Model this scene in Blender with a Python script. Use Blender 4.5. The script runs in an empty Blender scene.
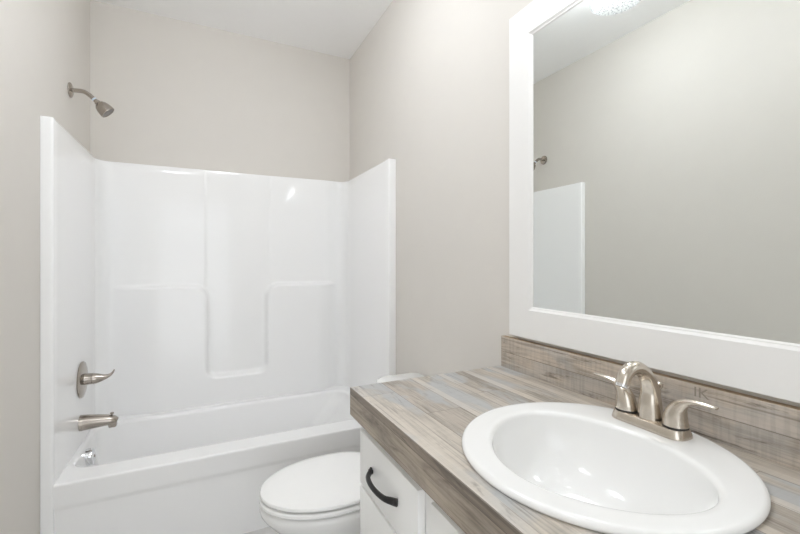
import bpy, bmesh, math
from mathutils import Vector, Matrix
SC = bpy.context.scene
COL = SC.collection
PI = math.pi

# ------------------------------------------------------------------ camera, world, light, exposure
XL, XR, YB, CEIL = -0.5625, 0.9615, 2.792, 2.743
YF = -0.60
cam_d = bpy.data.cameras.new('camera')
cam_d.sensor_fit = 'HORIZONTAL'
cam_d.sensor_width = 36.0
cam_d.lens = 36.0 * 404.0 / 800.0
cam_d.shift_y = -6.0 / 800.0
cam_d.clip_start = 0.02
cam = bpy.data.objects.new('camera', cam_d)
COL.objects.link(cam)
cam.location = (0, 0, 1.28)
cam.rotation_euler = (PI / 2, 0, -math.radians(26.1))
SC.camera = cam

w = bpy.data.worlds.new('world')
SC.world = w
w.use_nodes = True
w.node_tree.nodes['Background'].inputs[0].default_value = (0.94, 0.98, 1.02, 1)
w.node_tree.nodes['Background'].inputs[1].default_value = 0.65

BULB_S, FILL_S, FILL_D = 11.0, 11.0, 5.5                  # radiance of the vanity bulbs and of each added, unseen ceiling diffuser

SC.view_settings.view_transform = 'Standard'
SC.view_settings.look = 'None'
SC.view_settings.gamma = 1
SC.view_settings.use_curve_mapping = False
SC.view_settings.exposure = 1.68
SC.cycles.max_bounces = 16
SC.cycles.diffuse_bounces = 10
SC.cycles.glossy_bounces = 6
SC.cycles.transmission_bounces = 8
SC.cycles.caustics_refractive = False


# ------------------------------------------------------------------ materials
def s2l(c):
    return tuple(((v / 255) / 12.92 if v / 255 <= 0.04045 else ((v / 255 + 0.055) / 1.055) ** 2.4) for v in c) + (1.0,)


def mat(name, rgb, rough=0.5, metal=0.0, spec=0.5, coat=0.0, noise=0.0, nscale=200.0, bump=0.0):
    m = bpy.data.materials.new(name)
    m.use_nodes = True
    nt = m.node_tree
    b = nt.nodes['Principled BSDF']
    c = s2l(rgb)
    b.inputs['Base Color'].default_value = c
    b.inputs['Roughness'].default_value = rough
    b.inputs['Metallic'].default_value = metal
    b.inputs['Specular IOR Level'].default_value = spec
    b.inputs['Coat Weight'].default_value = coat
    tc = nt.nodes.new('ShaderNodeTexCoord')
    n = nt.nodes.new('ShaderNodeTexNoise')
    n.inputs['Scale'].default_value = nscale
    n.inputs['Detail'].default_value = 3
    nt.links.new(tc.outputs['Object'], n.inputs['Vector'])
    mx = nt.nodes.new('ShaderNodeMix')
    mx.data_type = 'RGBA'
    mx.inputs[6].default_value = c
    mx.inputs[7].default_value = tuple(v * (1 - noise) for v in c[:3]) + (1,)
    nt.links.new(n.outputs['Fac'], mx.inputs[0])
    nt.links.new(mx.outputs[2], b.inputs['Base Color'])
    if bump:
        bp = nt.nodes.new('ShaderNodeBump')
        bp.inputs['Strength'].default_value = bump
        bp.inputs['Distance'].default_value = 0.001
        nt.links.new(n.outputs['Fac'], bp.inputs['Height'])
        nt.links.new(bp.outputs['Normal'], b.inputs['Normal'])
    return m


def wood(name, axis, off, width, length, palette, grey=0.5, seed=0.0, dark=0.5, strip=0.2, band=None, con=1.0, saw=0.2):
    """Weathered laminate: planks run along y, stacked across `axis`."""
    m = bpy.data.materials.new(name)
    m.use_nodes = True
    nt = m.node_tree
    N, L = nt.nodes, nt.links
    b = N['Principled BSDF']

    def math_(op, a, c=None, clamp=False):
        n = N.new('ShaderNodeMath')
        n.operation = op
        n.use_clamp = clamp
        for i, v in enumerate((a, c)):
            if v is None:
                continue
            if isinstance(v, (int, float)):
                n.inputs[i].default_value = v
            else:
                L.new(v, n.inputs[i])
        return n.outputs[0]

    def comb(x, y, z=0.0):
        n = N.new('ShaderNodeCombineXYZ')
        for i, v in enumerate((x, y, z)):
            if isinstance(v, (int, float)):
                n.inputs[i].default_value = v
            else:
                L.new(v, n.inputs[i])
        return n.outputs[0]

    def noise(vec, scale, detail=4, rough=0.6, dist=0.0):
        n = N.new('ShaderNodeTexNoise')
        n.inputs['Scale'].default_value = scale
        n.inputs['Detail'].default_value = detail
        n.inputs['Roughness'].default_value = rough
        n.inputs['Distortion'].default_value = dist
        L.new(vec, n.inputs['Vector'])
        return n.outputs['Fac']

    def ramp(fac, stops):
        n = N.new('ShaderNodeValToRGB')
        e = n.color_ramp.elements
        while len(e) > 1:
            e.remove(e[-1])
        e[0].position, e[0].color = stops[0]
        for p, c in stops[1:]:
            x = e.new(p)
            x.color = c
        L.new(fac, n.inputs[0])
        return n.outputs[0]

    def mix(fac, a, c, mode='MIX'):
        n = N.new('ShaderNodeMix')
        n.data_type = 'RGBA'
        n.blend_type = mode
        for i, v in ((0, fac), (6, a), (7, c)):
            if isinstance(v, (int, float)):
                n.inputs[i].default_value = v
            elif isinstance(v, tuple):
                n.inputs[i].default_value = v
            else:
                L.new(v, n.inputs[i])
        return n.outputs[2]

    tc = N.new('ShaderNodeNewGeometry')
    sep = N.new('ShaderNodeSeparateXYZ')
    L.new(tc.outputs['Position'], sep.inputs[0])
    along = sep.outputs[1]
    across = sep.outputs[0 if axis == 'x' else 2]
    r = math_('DIVIDE', math_('SUBTRACT', across, off), width)
    row = math_('FLOOR', r)
    fr = math_('FRACT', math_('ADD', r, 100.0))
    wn = N.new('ShaderNodeTexWhiteNoise')
    wn.noise_dimensions = '1D'
    L.new(math_('ADD', row, seed), wn.inputs['W'])
    sg = math_('ADD', math_('DIVIDE', along, length), wn.outputs['Value'])
    seg = math_('FLOOR', sg)
    sfr = math_('FRACT', math_('ADD', sg, 100.0))
    wn2 = N.new('ShaderNodeTexWhiteNoise')
    wn2.noise_dimensions = '3D'
    L.new(comb(row, seg, seed), wn2.inputs['Vector'])
    rnd = wn2.outputs['Value']
    n_pal = len(palette)
    base = ramp(rnd, [(i / n_pal, s2l(c)) for i, c in enumerate(palette)])
    base.node.color_ramp.interpolation = 'CONSTANT'
    shift = math_('MULTIPLY', rnd, 7.0)
    # long cloudy grain
    v1 = comb(math_('MULTIPLY', across, 20.0), math_('MULTIPLY', along, 3.6), shift)
    g1 = noise(v1, 1.0, 5, 0.62, 0.9)
    v2 = comb(math_('MULTIPLY', across, 260.0), math_('MULTIPLY', along, 6.0), shift)
    g2 = noise(v2, 1.0, 4, 0.6, 0.3)
    v3 = comb(math_('MULTIPLY', across, 9.0), math_('MULTIPLY', along, 4.5), math_('ADD', shift, 3.0))
    g3 = noise(v3, 1.0, 3, 0.55, 0.5)
    k = lambda v: (v, v, v, 1)
    col = mix(1.0, base, ramp(g1, [(0.36, k(1 - 0.26 * con)), (0.5, k(0.99)), (0.66, k(1 + 0.12 * con))]), 'MULTIPLY')
    col = mix(1.0, col, ramp(g2, [(0.36, k(0.80)), (0.5, k(1.0)), (0.66, k(1.09))]), 'MULTIPLY')
    gm = ramp(g3, [(0.48, k(0)), (0.58, k(1))])
    gm2 = math_('MULTIPLY', gm, grey)
    col = mix(gm2, col, s2l((177, 179, 180)))
    # light strip along one side of each plank
    st = math_('MULTIPLY', math_('LESS_THAN', fr, strip), math_('GREATER_THAN', wn.outputs['Value'], 0.35))
    col = mix(math_('MULTIPLY', st, 0.5), col, s2l((212, 204, 193)))
    # dark worn streaks and saw marks
    g4 = noise(comb(math_('MULTIPLY', across, 45.0), math_('MULTIPLY', along, 6.0), math_('ADD', shift, 9.0)), 1.0, 6, 0.7, 0.4)
    dk = math_('MULTIPLY', ramp(g4, [(0.56, k(0)), (0.68, k(1))]), dark)
    col = mix(dk, col, s2l((92, 82, 72)))
    g5 = noise(comb(math_('MULTIPLY', across, 9.0), math_('MULTIPLY', along, 120.0), shift), 1.0, 2, 0.5)
    col = mix(saw, col, ramp(g5, [(0.38, k(0.84)), (0.56, k(1.05))]), 'MULTIPLY')
    g6 = noise(comb(math_('MULTIPLY', across, 150.0), math_('MULTIPLY', along, 2.2), math_('ADD', shift, 5.0)), 1.0, 2, 0.4, 0.6)
    col = mix(math_('MULTIPLY', ramp(g6, [(0.66, k(0)), (0.70, k(1))]), 0.45), col, s2l((104, 94, 84)))
    col = mix(math_('MULTIPLY', ramp(g6, [(0.30, k(1)), (0.34, k(0))]), 0.3), col, s2l((214, 207, 196)))
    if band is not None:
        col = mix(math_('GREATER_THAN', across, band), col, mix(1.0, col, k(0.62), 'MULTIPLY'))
    # seams
    s1 = math_('LESS_THAN', fr, 0.0016 / width)
    s2 = math_('LESS_THAN', sfr, 0.0012 / length)
    sm = math_('MAXIMUM', s1, s2)
    col = mix(math_('MULTIPLY', sm, 0.7), col, s2l((98, 88, 78)))
    L.new(col, b.inputs['Base Color'])
    b.inputs['Roughness'].default_value = 0.42
    b.inputs['Specular IOR Level'].default_value = 0.35
    bp = N.new('ShaderNodeBump')
    bp.inputs['Strength'].default_value = 0.12
    bp.inputs['Distance'].default_value = 0.0006
    L.new(g2, bp.inputs['Height'])
    L.new(bp.outputs['Normal'], b.inputs['Normal'])
    return m


def emit(name, rgb, strength):
    m = bpy.data.materials.new(name)
    m.use_nodes = True
    nt = m.node_tree
    nt.nodes.remove(nt.nodes['Principled BSDF'])
    e = nt.nodes.new('ShaderNodeEmission')
    e.inputs[0].default_value = rgb + (1,)
    e.inputs[1].default_value = strength
    nt.links.new(e.outputs[0], nt.nodes['Material Output'].inputs[0])
    return m


def shade_glass():
    m = bpy.data.materials.new('seeded_glass')
    m.use_nodes = True
    nt = m.node_tree
    N, L = nt.nodes, nt.links
    b = N['Principled BSDF']
    tc = N.new('ShaderNodeTexCoord')
    v = N.new('ShaderNodeTexVoronoi')
    v.inputs['Scale'].default_value = 160
    L.new(tc.outputs['Object'], v.inputs['Vector'])
    bp = N.new('ShaderNodeBump')
    bp.inputs['Strength'].default_value = 0.6
    bp.inputs['Distance'].default_value = 0.002
    L.new(v.outputs['Distance'], bp.inputs['Height'])
    L.new(bp.outputs['Normal'], b.inputs['Normal'])
    b.inputs['Base Color'].default_value = (0.92, 0.93, 0.93, 1)
    b.inputs['Roughness'].default_value = 0.15
    b.inputs['Base Color'].default_value = (0.75, 0.76, 0.77, 1)
    tp = N.new('ShaderNodeBsdfTransparent')
    rp = N.new('ShaderNodeValToRGB')                # bubbles and seeds dim the clear glass a little
    rp.color_ramp.elements[0].position, rp.color_ramp.elements[0].color = 0.18, (0.62, 0.64, 0.65, 1)
    rp.color_ramp.elements[1].position, rp.color_ramp.elements[1].color = 0.42, (0.95, 0.96, 0.96, 1)
    L.new(v.outputs['Distance'], rp.inputs[0])
    L.new(rp.outputs[0], tp.inputs[0])
    m2 = N.new('ShaderNodeMixShader')
    lw = N.new('ShaderNodeLayerWeight')
    lw.inputs['Blend'].default_value = 0.25
    mr = N.new('ShaderNodeMapRange')
    mr.inputs[3].default_value, mr.inputs[4].default_value = 0.07, 0.7
    L.new(lw.outputs['Facing'], mr.inputs[0])
    L.new(mr.outputs[0], m2.inputs[0])
    L.new(tp.outputs[0], m2.inputs[1])
    L.new(b.outputs[0], m2.inputs[2])
    L.new(m2.outputs[0], N['Material Output'].inputs[0])
    return m


M = {}
M['wall'] = mat('greige_wall_paint', (218, 214, 208), 0.75, spec=0.25, noise=0.03, nscale=9.0, bump=0.0)
M['ceiling'] = mat('ceiling_paint', (248, 248, 248), 0.9, spec=0.1, noise=0.02, nscale=40)
M['trim'] = mat('white_trim_paint', (236, 235, 233), 0.4, noise=0.01)
M['acrylic'] = mat('white_glossy_fibreglass', (245, 245, 245), 0.065, spec=0.5, noise=0.006, nscale=5)
M['porcelain'] = mat('white_porcelain', (242, 242, 241), 0.06, spec=0.5, noise=0.005, nscale=5)
M['seat_plastic'] = mat('white_seat_plastic', (247, 247, 246), 0.14, spec=0.5, noise=0.005, nscale=5)
M['cabinet'] = mat('white_cabinet_paint', (246, 246, 245), 0.35, noise=0.012, nscale=30)
M['gap'] = mat('dark_gap', (120, 112, 102), 0.7, noise=0.1)
M['nickel'] = mat('brushed_nickel', (214, 205, 193), 0.22, metal=1.0, noise=0.08, nscale=260)
M['nickel_dark'] = mat('satin_nickel', (176, 168, 159), 0.20, metal=1.0, noise=0.08, nscale=260)
M['chrome'] = mat('chrome', (225, 226, 228), 0.06, metal=1.0, noise=0.01)
M['black'] = mat('matt_black_metal', (24, 22, 22), 0.40, noise=0.2, nscale=120)
M['rubber'] = mat('dark_gasket', (40, 38, 36), 0.6, noise=0.1)
M['nozzle'] = mat('grey_nozzle_plate', (150, 146, 142), 0.45, noise=0.25, nscale=500)
M['band'] = mat('white_thread_tape', (214, 226, 240), 0.5, noise=0.03)
M['mirror'] = mat('mirror_silver', (240, 243, 241), 0.0, metal=1.0, noise=0.0)
M['vinyl'] = mat('pale_grey_vinyl', (212, 211, 209), 0.4, noise=0.08, nscale=14)
TOP_PAL = [(178, 169, 158), (164, 156, 147), (192, 184, 173), (172, 171, 170), (168, 159, 148), (182, 173, 161)]
M['top'] = wood('weathered_plank_laminate', 'x', 0.388, 0.098, 0.85, TOP_PAL, 0.85, 3.0, 0.5, 0.24)
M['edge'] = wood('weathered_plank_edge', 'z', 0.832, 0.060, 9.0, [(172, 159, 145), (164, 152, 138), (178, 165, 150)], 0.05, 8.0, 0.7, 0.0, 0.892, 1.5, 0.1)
M['splash'] = wood('weathered_plank_splash', 'z', 0.912 - 0.047, 0.1, 9.0, [(188, 176, 162), (180, 168, 154)], 0.30, 11.0, 0.9, 0.0, None, 1.25, 0.6)
M['stencil'] = mat('faded_grey_stencil_ink', (150, 141, 130), 0.6, noise=0.2, nscale=300)
M['tan_top'] = mat('tan_board_top', (176, 156, 130), 0.7, noise=0.15, nscale=300)  # plain tan for the top face of the backsplash board
M['glass'] = shade_glass()
M['bulb'] = emit('lit_bulb', (0.96, 0.97, 1.0), BULB_S)
M['fill_dome_dim'] = emit('dim_fill_glow', (0.93, 0.97, 1.02), FILL_D)  # glow of the out-of-view fill lamps added on the ceiling
M['fill_dome'] = emit('fill_glow', (0.93, 0.97, 1.02), FILL_S)


# ------------------------------------------------------------------ helpers
def obj(name, bm, m, parent=None, sharp=35, kind=None, world=True):
    bmesh.ops.recalc_face_normals(bm, faces=bm.faces)
    me = bpy.data.meshes.new(name)
    bm.to_mesh(me)
    bm.free()
    for p in me.polygons:
        p.use_smooth = True
    if sharp is not None:
        me.set_sharp_from_angle(angle=math.radians(sharp))
    for mm in (m if isinstance(m, (list, tuple)) else [m]):
        me.materials.append(mm)
    o = bpy.data.objects.new(name, me)
    COL.objects.link(o)
    if parent is not None:
        o.parent = parent
        p0 = Vector((0, 0, 0))
        q = parent
        while q is not None:
            p0 += q.location
            q = q.parent
        me.transform(Matrix.Translation(-p0))
    if kind:
        o['kind'] = kind
    return o


def thing(name, label, cat, loc=(0, 0, 0), group=None):
    o = bpy.data.objects.new(name, None)
    o.empty_display_size = 0.05
    COL.objects.link(o)
    o.location = loc
    o['label'] = label
    o['category'] = cat
    if group:
        o['group'] = group
    return o


def tag(o, label, cat, group=None):
    o['label'] = label
    o['category'] = cat
    if group:
        o['group'] = group
    return o


def box(bm, x0, x1, y0, y1, z0, z1, bev=0.0, seg=2, mi=0):
    vs = [bm.verts.new((x, y, z)) for x in (x0, x1) for y in (y0, y1) for z in (z0, z1)]
    idx = [(0, 1, 3, 2), (4, 6, 7, 5), (0, 4, 5, 1), (2, 3, 7, 6), (0, 2, 6, 4), (1, 5, 7, 3)]
    fs = [bm.faces.new([vs[i] for i in f]) for f in idx]
    for f in fs:
        f.material_index = mi
    if bev:
        es = set(e for f in fs for e in f.edges)
        bmesh.ops.bevel(bm, geom=list(es), offset=bev, segments=seg, profile=0.5, affect='EDGES')
    return fs


def loft(bm, loops, cap0=False, cap1=False, closed=True, mi=0):
    rows = [[bm.verts.new(p) for p in lp] for lp in loops]
    n = len(rows[0])
    for a, b in zip(rows, rows[1:]):
        for i in range(n if closed else n - 1):
            j = (i + 1) % n
            f = bm.faces.new((a[i], a[j], b[j], b[i]))
            f.material_index = mi
    if cap0:
        bm.faces.new(rows[0][::-1]).material_index = mi
    if cap1:
        bm.faces.new(rows[-1]).material_index = mi
    return rows


def frame_of(d):
    d = d.normalized()
    u = Vector((0, 1, 0)) if abs(d.y) < 0.9 else Vector((1, 0, 0))
    a = d.cross(u).normalized()
    return a, d.cross(a).normalized()


def lathe(bm, origin, axis, prof, n=40, cap0=True, cap1=True):
    o, d = Vector(origin), Vector(axis).normalized()
    a, b = frame_of(d)
    loops = []
    for h, r in prof:
        loops.append([o + d * h + (a * math.cos(t) + b * math.sin(t)) * max(r, 1e-5) for t in [2 * PI * i / n for i in range(n)]])
    return loft(bm, loops, cap0, cap1)


def catmull(pts, sub=8):
    P = [Vector(p) for p in pts]
    P = [P[0] * 2 - P[1]] + P + [P[-1] * 2 - P[-2]]
    out = []
    for i in range(1, len(P) - 2):
        for s in range(sub):
            t = s / sub
            p0, p1, p2, p3 = P[i - 1:i + 3]
            out.append(0.5 * (2 * p1 + (p2 - p0) * t + (2 * p0 - 5 * p1 + 4 * p2 - p3) * t * t + (3 * p1 - p0 - 3 * p2 + p3) * t ** 3))
    out.append(P[-2])
    return out


def tube(bm, pts, radii, n=28, sub=8, flat=1.0, flat_axis=None, caps=True, round_end=False):
    """Swept tube; radii are interpolated; `flat` list squashes along the frame normal."""
    cp = catmull([Vector(p) for p in pts], sub)
    rp = [v.x for v in catmull([Vector((r, 0, 0)) for r in radii], sub)]
    fl = flat if isinstance(flat, (list, tuple)) else [flat] * len(pts)
    fp = [v.x for v in catmull([Vector((r, 0, 0)) for r in fl], sub)]
    loops = []
    ref = Vector(flat_axis) if flat_axis is not None else None
    for i, p in enumerate(cp):
        d = (cp[min(i + 1, len(cp) - 1)] - cp[max(i - 1, 0)]).normalized()
        if ref is None:
            ref = frame_of(d)[0]
        a = (ref - d * ref.dot(d)).normalized()
        if flat_axis is None:
            ref = a
        b = d.cross(a)
        loops.append([p + a * math.cos(t) * rp[i] + b * math.sin(t) * rp[i] * fp[i] for t in [2 * PI * k / n for k in range(n)]])
    if round_end:
        d = (cp[-1] - cp[-2]).normalized()
        last = loops[-1]
        r = rp[-1] * min(1, fp[-1])
        for q in (0.35, 0.65, 0.88, 0.985):
            s = math.sqrt(1 - q * q)
            loops.append([cp[-1] + d * q * r + (v - cp[-1]) * s for v in last])
    loft(bm, loops, caps, caps)


def rrect(x0, x1, y0, y1, r, z, n=12):
    pts = []
    for cx, cy, a0 in ((x1 - r, y1 - r, 0), (x0 + r, y1 - r, PI / 2), (x0 + r, y0 + r, PI), (x1 - r, y0 + r, 1.5 * PI)):
        for i in range(n + 1):
            a = a0 + PI / 2 * i / n
            pts.append(Vector((cx + r * math.cos(a), cy + r * math.sin(a), z)))
    return pts


def sstep(a, b, x):
    t = min(1, max(0, (x - a) / (b - a)))
    return t * t * (3 - 2 * t)


# ------------------------------------------------------------------ room shell
T = 0.1
bm = bmesh.new(); box(bm, XL - T, XR + T, YF - T, YB + T, -T, 0); obj('floor', bm, M['vinyl'], kind='structure', sharp=30)
bm = bmesh.new(); box(bm, XL - T, XR + T, YF - T, YB + T, CEIL, CEIL + T); obj('ceiling', bm, M['ceiling'], kind='structure', sharp=30)
bm = bmesh.new(); box(bm, XL - T, XL, YF - T, YB + T, 0, CEIL); obj('wall_left', bm, M['wall'], kind='structure', sharp=30)
bm = bmesh.new(); box(bm, XR, XR + T, YF - T, YB + T, 0, CEIL); obj('wall_right', bm, M['wall'], kind='structure', sharp=30)
bm = bmesh.new(); box(bm, XL, XR, YB, YB + T, 0, CEIL); obj('wall_back', bm, M['wall'], kind='structure', sharp=30)
dx0, dx1, dz = -0.50, 0.36, 2.05            # doorway added behind the camera to let in bright world light
bm = bmesh.new()
box(bm, XL, dx0, YF - T, YF, 0, CEIL); box(bm, dx1, XR, YF - T, YF, 0, CEIL); box(bm, dx0, dx1, YF - T, YF, dz, CEIL)
obj('wall_front', bm, M['wall'], kind='structure', sharp=30)
bm = bmesh.new()
for x0, x1_, z0, z1 in ((dx0 - .06, dx0, 0, dz + .06), (dx1, dx1 + .06, 0, dz + .06), (dx0, dx1, dz, dz + .06)):
    box(bm, x0, x1_, YF + 0.0005, YF + 0.015, z0, z1, 0.003)
obj('trim_1', bm, M['trim'], kind='structure')
YT0 = 2.013                                   # front face of the tub unit
bm = bmesh.new(); box(bm, XL, XL + 0.013, YF, YT0 - 0.002, 0, 0.09, 0.003); obj('baseboard_left', bm, M['trim'], kind='structure')
bm = bmesh.new(); box(bm, XR - 0.013, XR, 1.13, YT0 - 0.002, 0, 0.09, 0.003); obj('baseboard_right', bm, M['trim'], kind='structure')

# ------------------------------------------------------------------ one-piece bathtub and shower surround
PL, PR, PB = XL + 0.040, XR - 0.043, YB - 0.030   # inner faces of the panels
ZT, ZR = 1.842, 0.400
tub = thing('shower_bathtub', 'glossy white one-piece bathtub with moulded shower surround filling the end of the room', 'bathtub', ((XL + XR) / 2, YT0, 0))

# plan path of the surround, flange to flange
RC, RF = 0.075, 0.010
path = [(XL + 0.001, YT0)]
for i in range(7):
    a = -PI / 2 + PI / 2 * i / 6
    path.append((PL - RF + RF * math.cos(a), YT0 + RF + RF * math.sin(a)))
for i in range(1, 12):
    path.append((PL, YT0 + RF + (PB - RC - YT0 - RF) * i / 12))
for i in range(13):
    a = PI - PI / 2 * i / 12
    path.append((PL + RC + RC * math.cos(a), PB - RC + RC * math.sin(a)))
nb = 210
for i in range(1, nb):
    path.append((PL + RC + (PR - PL - 2 * RC) * i / nb, PB))
for i in range(13):
    a = PI / 2 - PI / 2 * i / 12
    path.append((PR - RC + RC * math.cos(a), PB - RC + RC * math.sin(a)))
for i in range(1, 12):
    path.append((PR, PB - RC - (PB - RC - YT0 - RF) * i / 12))
for i in range(7):
    a = PI - (-PI / 2) - PI / 2 * i / 6 if False else PI + PI / 2 * i / 6
    path.append((PR + RF + RF * math.cos(a), YT0 + RF + RF * math.sin(a)))
path.append((XR - 0.001, YT0))

NX0, NX1, NZ, SZ = 0.030, 0.376, 0.572, 1.130    # notch sides, notch floor, shelf height


def recess_sdf(x, z):
    """<0 inside the recessed (upper + notch) region of the back panel"""
    r = 0.050
    cx, hx = (NX0 + NX1) / 2, (NX1 - NX0) / 2
    zc, hz = (NZ + 1.6) / 2, (1.6 - NZ) / 2
    qx, qz = abs(x - cx) - hx + r, abs(z - zc) - hz + r
    d1 = math.hypot(max(qx, 0), max(qz, 0)) + min(max(qx, qz), 0) - r
    d2 = SZ - z
    k = 0.085
    # circular smooth union
    u, v = max(k - d1, 0), max(k - d2, 0)
    return max(k, min(d1, d2)) - math.hypot(u, v)


def protr(x, z):
    d = recess_sdf(x, z)
    fade = sstep(PL + 0.05, PL + 0.30, x) * (1 - sstep(PR - 0.22, PR - 0.055, x))
    p = 0.042 * sstep(-0.014, 0.014, d) * fade
    mid = sstep(NX0 - 0.016, NX0 - 0.006, x) * (1 - sstep(NX1 + 0.022, NX1 + 0.032, x))
    p -= 0.004 * mid * sstep(SZ - 0.2, SZ + 0.02, z)
    p += 0.024 * max(0.0, x - 0.412) * (1 - sstep(0.775, 0.838, x))
    return p


zs = [ZR - 0.03 + (0.52 - ZR + 0.03) * i / 10 for i in range(10)]
zs += [0.52 + 0.12 * i / 24 for i in range(24)]
zs += [0.64 + 0.38 * i / 16 for i in range(16)]
zs += [1.02 + 0.17 * i / 34 for i in range(34)]
zs += [1.19 + (ZT - 0.006 - 1.19) * i / 14 for i in range(15)]
bm = bmesh.new()
rows = []
for z in zs:
    rows.append([(x, y - (protr(x, z) if y > PB - 1e-4 else 0), z) for x, y in path])
c = Vector(((XL + XR) / 2, 2.4, 0))


def outp(x, y, k):                              # move a path point towards the stud wall
    if y < YT0 + RF + 1e-5:
        return x, y + 0.004 * k
    ox = (XL + 0.001) if x < PL + RC - 1e-6 and x < 0 else ((XR - 0.001) if x > PR - RC + 1e-6 else x)
    oy = YB - 0.001 if y > PB - RC + 1e-6 else y
    if y > PB - RC + 1e-6 and x < PL + RC - 1e-6:
        if (PL + RC - x) > (y - (PB - RC)): oy = min(oy, y + 0.03 * (y - PB + RC) / RC)
    return x + (ox - x) * k, y + (oy - y) * k


top_ = [(x, y - (protr(x, ZT) if y > PB - 1e-4 else 0), y) for x, y in path]
rows.append([(outp(x, y0, 0.05)[0], outp(x, y0, 0.05)[1] + y - y0, ZT - 0.0018) for x, y, y0 in top_])
rows.append([(outp(x, y0, 0.18)[0], outp(x, y0, 0.18)[1] + y - y0, ZT) for x, y, y0 in top_])
rows.append([(x, y, ZT) for x, y in [outp(x, y, 1.0) for x, y in path]])
loft(bm, rows, closed=False)
obj('surround', bm, M['acrylic'], tub, sharp=None)

# front flanges run to the floor beside the apron
for nm, x0, x1 in (('flange', XL + 0.001, PL), ('flange', PR, XR - 0.001)):
    bm = bmesh.new()
    left = x0 < 0
    prof = []
    base = [(x0, YT0)] + [(PL - RF + RF * math.cos(-PI / 2 + PI / 2 * i / 6), YT0 + RF + RF * math.sin(-PI / 2 + PI / 2 * i / 6)) for i in range(7)] + [(PL, YT0 + 0.05)] if left else \
           [(x1, YT0)] + [(PR + RF - RF * math.cos(-PI / 2 + PI / 2 * i / 6), YT0 + RF + RF * math.sin(-PI / 2 + PI / 2 * i / 6)) for i in range(7)] + [(PR, YT0 + 0.05)]
    loft(bm, [[(x, y, z) for x, y in base] for z in (0.0, ZR - 0.03)], closed=False)
    obj(nm, bm, M['acrylic'], tub, sharp=None)

# tub: apron, rim and basin in one moulded shell
bm = bmesh.new()
apr = [(YT0 + 0.013, 0.0), (YT0 + 0.013, 0.270), (YT0 + 0.013, 0.288), (YT0 + 0.0125, 0.296), (YT0 + 0.0085, 0.306), (YT0 + 0.008, 0.314), (YT0 + 0.007, 0.33), (YT0 + 0.005, ZR - 0.020), (YT0 + 0.005, ZR - 0.009)]
for i in range(1, 6):
    a = PI / 2 * i / 5
    apr.append((YT0 + 0.005 + 0.008 * (1 - math.cos(a)), ZR - 0.008 + 0.008 * math.sin(a)))
apr.append((YT0 + 0.020, ZR))
YA = apr[-1][0]
nx = 24
loft(bm, [[(PL - 0.002 + (PR - PL + 0.004) * i / nx, y, z) for i in range(nx + 1)] for y, z in apr], closed=False)
n = 14


def ring(dx0, dx1, dy0, dy1, r, z):
    return rrect(PL + dx0, PR - dx1, YA + dy0, PB - dy1, r, z, n)


loops = [ring(-0.002, -0.002, 0.0, -0.01, 0.0005, ZR)]
loops += [ring(0.004, 0.03, 0.095, 0.077, 0.085, ZR), ring(0.010, 0.04, 0.100, 0.082, 0.09, ZR)]
for k in range(1, 6):
    a = PI / 2 * k / 5
    e, dz = 0.018 * math.sin(a), 0.018 * (1 - math.cos(a))
    loops.append(ring(0.010 + e * .7, 0.04 + e, 0.100 + e, 0.082 + e, 0.09 - 0.3 * e, ZR - dz))
for t in (0.12, 0.3, 0.5, 0.7, 0.85):
    e = 0.018
    loops.append(ring(0.010 + e * .7 + 0.04 * t, 0.04 + e + 0.22 * t, 0.100 + e + 0.05 * t, 0.082 + e + 0.05 * t, 0.085 + 0.03 * t, ZR - 0.018 - 0.30 * t))
for t in (0.2, 0.45, 0.7, 0.9, 1.0):
    a = PI / 2 * t
    loops.append(ring(0.057 + 0.06 * math.sin(a), 0.245 + 0.06 * math.sin(a), 0.160 + 0.06 * math.sin(a), 0.142 + 0.06 * math.sin(a), 0.11, 0.127 - 0.05 * (1 - math.cos(a))))
loft(bm, loops, cap1=True)
obj('tub', bm, M['acrylic'], tub, sharp=None)
bm = bmesh.new()
ox = PL + 0.010 + 0.0126 + 0.010
lathe(bm, (ox, 2.395, 0.340), (1, 0, 0.10), [(-0.012, 0.040), (0.018, 0.040), (0.022, 0.0385), (0.024, 0.033), (0.0245, 0.0)], 40)
of = obj('overflow_plate', bm, M['chrome'], tub)
of['label'] = 'chrome overflow plate'
bm = bmesh.new()
lathe(bm, (ox + 0.0235, 2.395, 0.342), (1, 0, 0.10), [(0, .006), (.003, .006), (.004, .004), (.0041, 0)], 16)
obj('screw', bm, M['nickel_dark'], of)

# ------------------------------------------------------------------ countertop, backsplash
CT, CY0, CY1, CX0 = 0.912, -0.05, 1.1235, 0.388
SX, SY, SR = 0.673, 0.531, 0.2500              # sink centre and rim radius
top = thing('countertop', 'grey-brown weathered wood-plank laminate countertop around the white sink', 'countertop', ((CX0 + XR) / 2, (CY0 + CY1) / 2, CT))
bm = bmesh.new()
hole = 0.236
angs = sorted([2 * PI * i / 120 for i in range(120)] + [math.atan2(y - SY, x - SX) % (2 * PI) for x in (CX0, XR) for y in (CY0, CY1)])


def rect_hit(a, x0, x1, y0, y1):
    c, s = math.cos(a), math.sin(a)
    t = min(((x1 - SX) / c if c > 1e-9 else (x0 - SX) / c if c < -1e-9 else 9), ((y1 - SY) / s if s > 1e-9 else (y0 - SY) / s if s < -1e-9 else 9))
    return SX + c * t, SY + s * t


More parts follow.
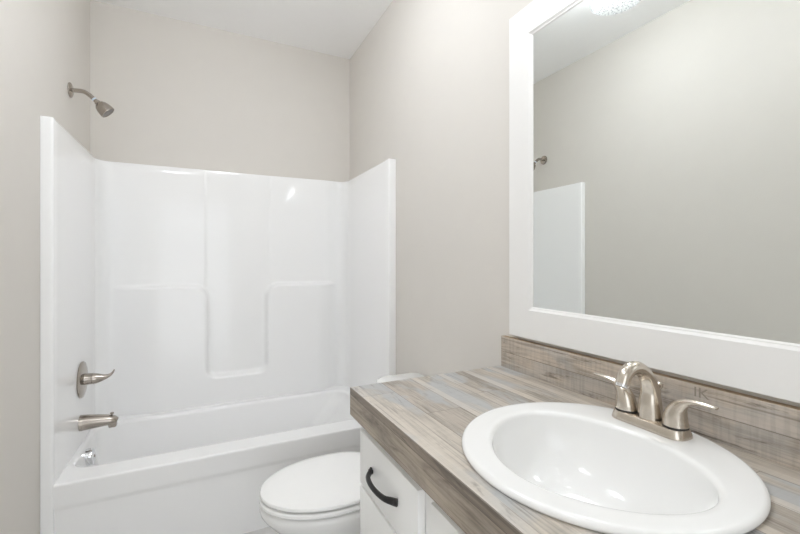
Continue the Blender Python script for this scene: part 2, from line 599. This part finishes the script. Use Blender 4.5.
x1c = XR - 0.001
lp = lambda ins, z: [(*rect_hit(a, CX0 + ins, x1c - ins, CY0 + ins, CY1 - ins), z) for a in angs]
hl = lambda z: [(SX + hole * math.cos(a), SY + hole * math.sin(a), z) for a in angs]
rows = loft(bm, [hl(CT - 0.038), hl(CT), lp(0.0015, CT), lp(0.0, CT - 0.0015), lp(0.0, CT - 0.038), hl(CT - 0.038)])
box(bm, CX0, CX0 + 0.02, CY0, CY1, CT - 0.079, CT - 0.038)
box(bm, CX0 + 0.02, x1c, CY1 - 0.02, CY1, CT - 0.079, CT - 0.038)
bmesh.ops.remove_doubles(bm, verts=bm.verts, dist=1e-6)
for f in bm.faces:
    f.normal_update()
    f.material_index = 0 if abs(f.normal.z) > 0.5 else 1
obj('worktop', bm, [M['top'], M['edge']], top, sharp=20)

splash = thing('backsplash', 'wood-plank laminate backsplash strip standing on the countertop under the mirror', 'backsplash', (0.951, 0.53, CT))
BSZ, BSX = 1.018, 0.941
bm = bmesh.new(); box(bm, BSX, XR - 0.001, CY0, 1.1155, CT + 0.0005, BSZ)
for f in bm.faces:
    f.material_index = 1 if f.calc_center_median().z > BSZ - 1e-4 else 0
obj('board', bm, [M['splash'], M['tan_top']], splash, sharp=20)


def stencil(txt, y, z, size, squash=1.0):
    cu = bpy.data.curves.new('stencil_mark', 'FONT')
    cu.body = txt
    cu.size = size
    cu.extrude = 0.0001
    o = bpy.data.objects.new('tmp', cu)
    COL.objects.link(o)
    dg = bpy.context.evaluated_depsgraph_get()
    me = bpy.data.meshes.new_from_object(o.evaluated_get(dg))
    bpy.data.objects.remove(o)
    me.transform(Matrix.Scale(squash, 4, (1, 0, 0)))
    me.transform(Matrix.Translation((BSX - 0.0002, y, z)) @ Matrix(((0, 0, -1, 0), (-1, 0, 0, 0), (0, 1, 0, 0), (0, 0, 0, 1))))
    me.transform(Matrix.Translation(-splash.location))
    me.materials.append(M['stencil'])
    s = bpy.data.objects.new('stencil_mark', me)
    COL.objects.link(s)
    s.parent = splash
    s['label'] = 'faded grey stencilled letters'
    return s


# ------------------------------------------------------------------ vanity cabinet
FX = 0.405                                      # face of drawer and door fronts
van = thing('vanity_cabinet', 'white vanity cabinet with slab drawers and black pull under the countertop', 'cabinet', ((FX + XR) / 2, 0.53, 0))
bm = bmesh.new()
X0c, YE0, YE1, ZB, ZC = FX + 0.020, -0.03, 1.10, 0.10, CT - 0.0385
x1 = XR - 0.002
box(bm, X0c + 0.018, x1, YE1 - 0.016, YE1, ZB, ZC)      # end panels
box(bm, X0c + 0.018, x1, YE0, YE0 + 0.016, ZB, ZC)
box(bm, X0c + 0.018, x1, 0.738, 0.752, ZB, 0.80)
box(bm, X0c + 0.018, x1, YE0, YE1, ZB, ZB + 0.016)      # bottom
box(bm, x1 - 0.006, x1, YE0, YE1, ZB, ZC)       # back
box(bm, X0c + 0.06, X0c + 0.076, YE0, YE1, 0, ZB)   # toe kick
for y0, y1 in ((YE1 - 0.045, YE1), (0.680, 0.752), (YE0, YE0 + 0.04), (0.315, 0.36)):
    box(bm, X0c, X0c + 0.018, y0, y1, ZB, ZC)   # face frame
box(bm, X0c + 0.0007, X0c + 0.017, YE0, YE1, 0.79, ZC)
box(bm, X0c + 0.0007, X0c + 0.017, YE0, YE1, ZB, ZB + 0.03)
box(bm, X0c + 0.0007, X0c + 0.017, 0.74, YE1, 0.62, 0.67)
box(bm, X0c + 0.0007, X0c + 0.017, 0.74, YE1, 0.36, 0.40)
obj('carcass', bm, M['cabinet'], van, sharp=30)


def pull(parent, y, z, horiz=True, half=0.080):
    b = bmesh.new()
    x = FX
    pts, rad, fl = [], [], []
    for t, dx, r, f in ((-1.0, 0.003, 0.0098, .5), (-0.86, 0.011, 0.0092, .62), (-0.66, 0.022, 0.0072, .85), (-0.35, 0.028, 0.0064, .95), (0, 0.030, 0.0062, .95), (0.35, 0.028, 0.0064, .95), (0.66, 0.022, 0.0072, .85), (0.86, 0.011, 0.0092, .62), (1.0, 0.003, 0.0098, .5)):
        pts.append((x - dx, y - t * half, z) if horiz else (x - dx, y, z - t * half))
        rad.append(r); fl.append(f)
    tube(b, pts, rad, 20, 6, flat=fl, flat_axis=(0, 0, 1) if horiz else (0, 1, 0))
    for s in (-1, 1):
        if horiz:
            box(b, x - 0.012, x - 0.0002, y + s * half * 0.93 - 0.005, y + s * half * 0.93 + 0.005, z - 0.006, z + 0.006, 0.002)
        else:
            box(b, x - 0.012, x - 0.0002, y - 0.008, y + 0.008, z + s * half * 0.92 - 0.007, z + s * half * 0.92 + 0.007, 0.003)
    o = obj('pull_handle', b, M['black'], parent)
    o['label'] = 'matt black arched pull handle'
    return o


for z0, z1 in ((0.650, 0.799), (0.385, 0.640), (0.125, 0.375)):
    bm = bmesh.new(); box(bm, FX, FX + 0.0195, 0.743, 1.086, z0, z1, 0.0015, 2)
    d = obj('drawer', bm, M['cabinet'], van)
    pull(d, 0.916, (z0 + z1) / 2)
for y0, y1, py in ((0.342, 0.690, 0.375), (-0.012, 0.334, 0.30)):
    bm = bmesh.new(); box(bm, FX, FX + 0.0195, y0, y1, 0.125, 0.803, 0.0015, 2)
    d = obj('door', bm, M['cabinet'], van)
    pull(d, py, 0.66, False)

# ------------------------------------------------------------------ sink
sink = thing('bathroom_sink', 'round white porcelain drop-in sink set in the wood-look countertop', 'sink', (SX, SY, CT))
bm = bmesh.new()
NS = 96
BX, BY, BA, BB = 0.641, 0.525, 0.169, 0.199     # basin opening
LIP = 0.012


def ell(cx, cy, a, b, z, skew=0.0):
    return [(cx + a * math.cos(t), cy + b * math.sin(t) * (1 + skew * a * math.cos(t)), z) for t in [2 * PI * i / NS for i in range(NS)]]


def blend(s, z):                                # s=0 outer rim, s=1 basin edge
    return ell(SX + (BX - SX) * s, SY + (BY - SY) * s, SR - 0.009 + (BA + 0.004 - SR + 0.009) * s, SR - 0.009 + (BB + 0.004 - SR + 0.009) * s, z, 0.8 * s)


L_ = [ell(SX, SY, SR - 0.013, SR - 0.013, CT + 0.0002), ell(SX, SY, SR - 0.004, SR - 0.004, CT + 0.0004), ell(SX, SY, SR - 0.001, SR - 0.001, CT + 0.002), ell(SX, SY, SR, SR, CT + 0.005)]
for k in range(1, 7):
    a = PI / 2 * k / 6
    L_.append(ell(SX, SY, SR - 0.009 * (1 - math.cos(a)), SR - 0.009 * (1 - math.cos(a)), CT + 0.005 + 0.0085 * math.sin(a)))
for s in (0.25, 0.5, 0.75, 0.88):
    L_.append(blend(s, CT + 0.0135 - 0.0005 * s))
for k in range(0, 7):
    a = PI / 2 * k / 6
    e, dz = 0.010 * math.sin(a), 0.010 * (1 - math.cos(a))
    L_.append(ell(BX, BY, BA + 0.004 - e, BB + 0.004 - e, CT + 0.0125 - dz, 0.8))
for k in range(1, 15):
    t = k / 14
    sc = math.cos(t * PI / 2 * 0.93) ** 0.75
    L_.append(ell(BX + 0.015 * t, BY, (BA - 0.006) * sc, (BB - 0.006) * sc, CT + 0.0025 - 0.132 * math.sin(t * PI / 2) ** 1.05, 0.8 * (1 - t)))
loft(bm, L_, cap1=True)
obj('basin', bm, M['porcelain'], sink, sharp=None)
bm = bmesh.new()
lathe(bm, (BX + 0.015, BY, CT - 0.129), (0, 0, 1), [(0, 0.0), (0.001, 0.021), (0.003, 0.0215), (0.004, 0.018), (0.003, 0.014), (0.005, 0.012), (0.006, 0.0)], 32, False, False)
obj('drain', bm, M['chrome'], sink)

# ------------------------------------------------------------------ faucet
PZ0, PZ1, PX, PY = CT + 0.0127, CT + 0.032, 0.8655, 0.5445
fau = thing('faucet', 'brushed nickel two-handle faucet standing on the back rim of the sink', 'faucet', (PX, PY, PZ0))
bm = bmesh.new()
lv = []
for e, z in ((0.003, PZ0), (0.0, PZ0 + 0.001), (0.0, PZ0 + 0.004), (0.0035, PZ1 - 0.004), (0.005, PZ1 - 0.001), (0.0075, PZ1)):
    lv.append(rrect(PX - 0.032 + e, PX + 0.031 - e, PY - 0.079 + e, PY + 0.079 - e, 0.025 - e * .5, z, 10))
loft(bm, lv, True, True)
obj('base_plate', bm, M['nickel'], fau)
bm = bmesh.new()
sp = [(.868, PZ1 - 0.001), (.8675, .973), (.866, 1.005), (.853, 1.033), (.829, 1.0525), (.804, 1.0555), (.785, 1.045), (.776, 1.027)]
tube(bm, [(x, PY, z) for x, z in sp], [.0248, .0220, .0180, .0152, .0143, .0140, .0139, .0138], 36, 8, flat_axis=(0, 1, 0))
s_ = obj('spout', bm, M['nickel'], fau, sharp=50)
bm = bmesh.new()
lathe(bm, (.7765, PY, 1.028), (-0.42, 0, -0.90), [(0.0, 0.0126), (0.006, 0.0126), (0.0075, 0.0115), (0.0076, 0.0)], 32)
obj('aerator', bm, M['chrome'], s_)
bm = bmesh.new()
lathe(bm, (.9005, PY, PZ1 - 0.002), (0, 0, 1), [(0, .0028), (.058, .0028), (.060, .0045), (.064, .0068), (.070, .0068), (.073, .004), (.0735, 0)], 20)
obj('lift_rod', bm, M['nickel'], fau)
for s in (1, -1):
    yc = PY + s * 0.0525
    bm = bmesh.new()
    lathe(bm, (PX, yc, PZ1 - 0.0005), (0, 0, 1), [(0, .0238), (.0036, .0238), (.0037, 0)], 32)
    hp = [(0, PZ1 + 0.0031), (0.0005, .957), (0.003, .972), (0.0095, .987), (0.022, .9985), (0.041, 1.0045), (0.060, 1.006), (0.0755, 1.006)]
    hb = bmesh.new()
    tube(hb, [(PX - 0.001 * i, yc + s * a, z) for i, (a, z) in enumerate(hp)], [.0238, .0222, .0195, .0152, .0105, .0082, .0075, .0068], 28, 8, flat=[1, 1, 1, .95, .8, .62, .55, .5], flat_axis=(1, 0, 0), round_end=True)
    h = obj('handle', hb, M['nickel'], fau, sharp=60)
    obj('gasket', bm, M['rubber'], h)

# ------------------------------------------------------------------ mirror
MY0, MY1, MZ0, MZ1 = -0.010, 1.074, 1.030, 2.104
MXF = 0.940
mir = thing('framed_mirror', 'large white-framed wall mirror above the backsplash and sink', 'mirror', (XR, (MY0 + MY1) / 2, MZ0))
FW = 0.0915
bm = bmesh.new()
rects = []
for ins, x in ((0.0, XR - 0.0005), (0.0, MXF + 0.0015), (0.0015, MXF), (FW, MXF), (FW + 0.001, MXF + 0.0008), (FW + 0.006, MXF + 0.0055), (FW + 0.0085, MXF + 0.0055), (FW + 0.0115, MXF + 0.009), (FW + 0.0115, MXF + 0.013)):
    rects.append([(x, MY0 + ins, MZ0 + ins), (x, MY1 - ins, MZ0 + ins), (x, MY1 - ins, MZ1 - ins), (x, MY0 + ins, MZ1 - ins)])
loft(bm, rects)
obj('frame', bm, M['trim'], mir, sharp=20)
bm = bmesh.new()
i = FW + 0.006
box(bm, MXF + 0.0095, XR - 0.001, MY0 + i, MY1 - i, MZ0 + i, MZ1 - i)
obj('mirror_glass', bm, M['mirror'], mir, sharp=20)

# ------------------------------------------------------------------ toilet
TY = 1.533
toi = thing('toilet', 'white porcelain toilet with closed lid between the vanity and the bathtub', 'toilet', (0.60, TY, 0))


def egg(xf, xb, hw, z, xw=None, n=64, pb=2.8):
    xw = xf + (xb - xf) * 0.56 if xw is None else xw
    pts = []
    for i in range(n):
        t = 2 * PI * i / n
        c, s = math.cos(t), math.sin(t)
        if c < 0:
            pts.append((xw + (xw - xf) * c, TY + hw * s, z))
        else:
            e = 2.0 / pb
            pts.append((xw + (xb - xw) * abs(c) ** e, TY + hw * math.copysign(abs(s) ** e, s), z))
    return pts


bm = bmesh.new()
lv = [egg(0.36, 0.70, 0.120, 0.0), egg(0.355, 0.70, 0.122, 0.03), egg(0.375, 0.69, 0.108, 0.06), egg(0.37, 0.68, 0.105, 0.13), egg(0.33, 0.68, 0.118, 0.20), egg(0.275, 0.685, 0.145, 0.26),
      egg(0.228, 0.69, 0.168, 0.315), egg(0.201, 0.695, 0.182, 0.345), egg(0.191, 0.70, 0.187, 0.360), egg(0.187, 0.70, 0.190, 0.372), egg(0.187, 0.70, 0.190, 0.386), egg(0.198, 0.70, 0.182, 0.392), egg(0.24, 0.66, 0.14, 0.392)]
loft(bm, lv, True, True)
obj('bowl', bm, M['porcelain'], toi, sharp=None)
bm = bmesh.new()
lv = [egg(0.235, 0.640, 0.143, 0.3925), egg(0.232, 0.640, 0.146, 0.399), egg(0.191, 0.660, 0.187, 0.3995), egg(0.186, 0.662, 0.192, 0.404), egg(0.186, 0.662, 0.192, 0.412), egg(0.190, 0.66, 0.188, 0.4165), egg(0.204, 0.655, 0.174, 0.4175), egg(0.25, 0.64, 0.13, 0.4175)]
loft(bm, lv, True, True)
obj('seat', bm, M['seat_plastic'], toi, sharp=40)
bm = bmesh.new()
lv = [egg(0.232, 0.642, 0.146, 0.4178), egg(0.229, 0.643, 0.149, 0.4230), egg(0.192, 0.664, 0.186, 0.4233), egg(0.188, 0.666, 0.190, 0.427), egg(0.188, 0.666, 0.190, 0.433), egg(0.190, 0.664, 0.188, 0.4370), egg(0.198, 0.660, 0.180, 0.4400), egg(0.215, 0.652, 0.165, 0.4420), egg(0.25, 0.64, 0.135, 0.4440), egg(0.33, 0.59, 0.07, 0.4455), egg(0.40, 0.52, 0.02, 0.446)]
loft(bm, lv, True, True)
obj('lid', bm, M['seat_plastic'], toi, sharp=40)
for s in (-1, 1):
    bm = bmesh.new(); box(bm, 0.655, 0.690, TY + s * 0.075 - 0.022, TY + s * 0.075 + 0.022, 0.392, 0.432, 0.008, 3)
    obj('hinge', bm, M['seat_plastic'], toi)


def tankloop(xf, hw, z, r=0.05, bow=0.02):
    pts = rrect(xf, XR - 0.012, TY - hw, TY + hw, r, z, 10)
    return [Vector((p.x - (bow * (1 - ((p.y - TY) / hw) ** 2) if p.x < 0.85 else 0), p.y, p.z)) for p in pts]


bm = bmesh.new()
loft(bm, [tankloop(0.76, 0.17, 0.385, 0.05), tankloop(0.752, 0.195, 0.41, 0.05), tankloop(0.742, 0.215, 0.55, 0.05), tankloop(0.738, 0.222, 0.699, 0.05)], True, True)
box(bm, 0.66, 0.90, TY - 0.10, TY + 0.10, 0.30, 0.388, 0.02, 3)
obj('tank', bm, M['porcelain'], toi, sharp=50)
bm = bmesh.new()
loft(bm, [tankloop(0.730, 0.225, 0.700, 0.055), tankloop(0.726, 0.229, 0.704, 0.055), tankloop(0.726, 0.229, 0.724, 0.055), tankloop(0.731, 0.225, 0.732, 0.052), tankloop(0.742, 0.214, 0.735, 0.045)], True, True)
obj('tank_lid', bm, M['porcelain'], toi, sharp=None)
bm = bmesh.new()
lathe(bm, (0.728, TY + 0.15, 0.63), (-1, 0, 0), [(-0.01, .014), (.006, .014), (.008, .010), (.016, .008), (.0165, 0)], 24)
tube(bm, [(0.714, TY + 0.15, 0.63), (0.712, TY + 0.11, 0.627), (0.714, TY + 0.07, 0.620)], [.007, .006, .006], 16, 5, round_end=True)
obj('flush_lever', bm, M['chrome'], toi)

# ------------------------------------------------------------------ shower head, valve, tub spout
SHY = 2.40
sh = thing('showerhead', 'satin nickel shower head on a bent arm above the tub surround', 'shower head', (XL, SHY, 2.088))
bm = bmesh.new()
lathe(bm, (XL + 0.0005, SHY, 2.088), (1, 0, 0), [(0, .034), (.002, .035), (.006, .034), (.010, .026), (.012, .012), (.0121, 0)], 36)
obj('flange', bm, M['nickel_dark'], sh)
bm = bmesh.new()
ap = [(XL + 0.006, 2.088), (-.530, 2.0905), (-.507, 2.0895), (-.488, 2.079), (-.470, 2.0625), (-.452, 2.0445)]
tube(bm, [(x, SHY, z) for x, z in ap], [.0098] * 6, 24, 8, flat_axis=(0, 1, 0))
arm = obj('shower_arm', bm, M['nickel_dark'], sh, sharp=50)
ax = Vector((0.70, 0, -0.714)).normalized()
bm = bmesh.new()
lathe(bm, Vector((-.470, SHY, 2.0625)), ax, [(0, .0102), (.008, .0104), (.0081, .0098)], 24)
tp = obj('thread_tape', bm, M['band'], arm)
bm = bmesh.new()
lathe(bm, Vector((-.452, SHY, 2.0445)) - ax * 0.008, ax, [(0, .0), (0.0001, .0125), (.010, .0135), (.013, .0195), (.022, .0262), (.036, .0305), (.050, .0330), (.062, .0338), (.066, .0335), (.067, .0295), (.064, .0275)], 40, False, False)
hd = obj('spray_head', bm, M['nickel_dark'], sh, sharp=40)
bm = bmesh.new()
o_ = Vector((-.452, SHY, 2.0445)) - ax * 0.008
lathe(bm, o_, ax, [(.060, .029), (.0645, .0285), (.0655, .02), (.0655, .0)], 36, False, False)
a_, b_ = frame_of(ax)
for rr, k in ((.010, 6), (.018, 12), (.024, 18)):
    for i in range(k):
        t = 2 * PI * i / k
        lathe(bm, o_ + ax * .0645 + (a_ * math.cos(t) + b_ * math.sin(t)) * rr, ax, [(0, .0017), (.0025, .0012), (.0026, 0)], 8)
obj('nozzle_plate', bm, M['nozzle'], hd)

VY, VZ = 2.425, 0.708
va = thing('shower_valve', 'satin nickel round shower valve with lever on the white surround', 'shower valve', (PL, VY, VZ))
bm = bmesh.new()
lathe(bm, (PL + 0.0003, VY, VZ), (1, 0, 0), [(0, .086), (.003, .087), (.007, .084), (.011, .072), (.013, .050), (.014, .030), (.0141, 0)], 56)
obj('escutcheon', bm, M['nickel_dark'], va, sharp=50)
bm = bmesh.new()
lathe(bm, (PL + 0.010, VY, VZ), (1, 0, 0), [(0, .029), (.006, .0275), (.034, .0262), (.0345, .0245), (.037, .0245), (.0375, .0262), (.0376, 0)], 40)
hb = obj('handle_hub', bm, M['nickel_dark'], va)
bm = bmesh.new()
tube(bm, [(PL + 0.047, VY, VZ - 0.001), (PL + 0.062, VY, VZ - 0.001), (PL + 0.080, VY, VZ + 0.000), (PL + 0.098, VY, VZ + 0.003), (PL + 0.113, VY, VZ + 0.009), (PL + 0.124, VY, VZ + 0.019), (PL + 0.130, VY, VZ + 0.031)],
     [.0262, .0235, .0185, .0135, .0105, .0095, .0080], 28, 8, flat=[1, 1, .95, .85, .7, .55, .45], flat_axis=(0, 1, 0), round_end=True)
obj('lever', bm, M['nickel_dark'], va, sharp=60)

TSY, TSZ = 2.40, 0.507
ts = thing('tub_spout', 'satin nickel tub spout with diverter knob on the surround below the shower valve', 'tub spout', (PL, TSY, TSZ))
bm = bmesh.new()
tube(bm, [(PL + 0.0005, TSY, TSZ), (PL + 0.03, TSY, TSZ), (PL + 0.07, TSY, TSZ - 0.001), (PL + 0.105, TSY, TSZ - 0.003), (PL + 0.130, TSY, TSZ - 0.007), (PL + 0.146, TSY, TSZ - 0.015)],
     [.037, .035, .0318, .0288, .0255, .0195], 32, 8, flat_axis=(0, 1, 0), flat=[1, 1, .97, .9, .85, .8])
box(bm, PL + 0.112, PL + 0.146, TSY - 0.018, TSY + 0.018, TSZ - 0.040, TSZ - 0.012, 0.008, 3)
obj('spout_body', bm, M['nickel_dark'], ts, sharp=45)
bm = bmesh.new()
lathe(bm, (PL + 0.126, TSY, TSZ + 0.010), (0, 0, 1), [(0, .0035), (.012, .0035), (.014, .0075), (.018, .0085), (.021, .007), (.022, 0)], 20)
obj('diverter_knob', bm, M['nickel_dark'], ts)

# ------------------------------------------------------------------ vanity light
LX, LZ = 0.840, 2.020
vl = thing('vanity_light', 'brushed nickel vanity light with seeded glass shades above the mirror', 'light fixture', (XR, 0.545, 2.20))
bm = bmesh.new(); box(bm, XR - 0.025, XR - 0.0005, 0.25, 0.84, 2.165, 2.265, 0.006, 3)
obj('backplate', bm, M['nickel'], vl)
for y in (0.762, 0.545, 0.328):
    bm = bmesh.new()
    tube(bm, [(XR - 0.02, y, 2.215), (0.90, y, 2.225), (0.86, y, 2.215), (LX, y, 2.19), (LX, y, 2.15)], [.008] * 5, 20, 6)
    lathe(bm, (LX, y, 2.10), (0, 0, 1), [(0, .0), (.0001, .024), (.03, .026), (.05, .022), (.058, .012), (.0581, 0)], 28, False, False)
    a1 = obj('arm', bm, M['nickel'], vl)
    bm = bmesh.new()
    prof = [(0.128, .027), (0.118, .036), (0.095, .046), (0.06, .055), (0.025, .0625), (0.0, .066), (-0.001, .0675), (0.0005, .0690), (0.025, .0655), (0.06, .058), (0.095, .049), (0.118, .039), (0.131, .028)]
    lathe(bm, (LX, y, LZ), (0, 0, 1), prof, 48, False, False)
    obj('shade', bm, M['glass'], vl, sharp=None)
    bm = bmesh.new()
    lathe(bm, (LX, y, LZ + 0.022), (0, 0, 1), [(0, 0), (.002, .008), (.008, .0145), (.018, .0185), (.027, .0185), (.040, .015), (.058, .012), (.082, .012)], 28, False, False)
    obj('bulb', bm, M['bulb'], vl, sharp=None)

# ------------------------------------------------------------------ unseen ceiling lamps added to even out the brightness
for lx, ly, lab, lm in ((-0.27, 0.28, 'added round white dome fill light nearest the doorway', 'fill_dome_dim'), (0.20, 1.38, 'added round white dome fill light nearest the bathtub', 'fill_dome')):
    cl = thing('fill_light', lab, 'added fill light', (lx, ly, CEIL), 'added fill lights on the bathroom ceiling')
    bm = bmesh.new()
    lathe(bm, (lx, ly, CEIL - 0.0005), (0, 0, -1), [(0, .15), (.016, .15), (.020, .146), (.020, .10), (.014, .09), (.014, 0)], 56, True, False)
    obj('fill_base', bm, M['trim'], cl)
    bm = bmesh.new()
    lathe(bm, (lx, ly, CEIL - 0.0155), (0, 0, -1), [(0, .125), (.03, .140), (.06, .140), (.085, .125), (.105, .090), (.115, .04), (.117, 0)], 56, False, False)
    obj('fill_dome', bm, M[lm], cl, sharp=None)

# faded stencil print on the backsplash laminate
stencil('IK', 0.499, 0.9925, 0.030, 1.15)
stencil('U', 1.107, 0.9945, 0.027, 0.6)
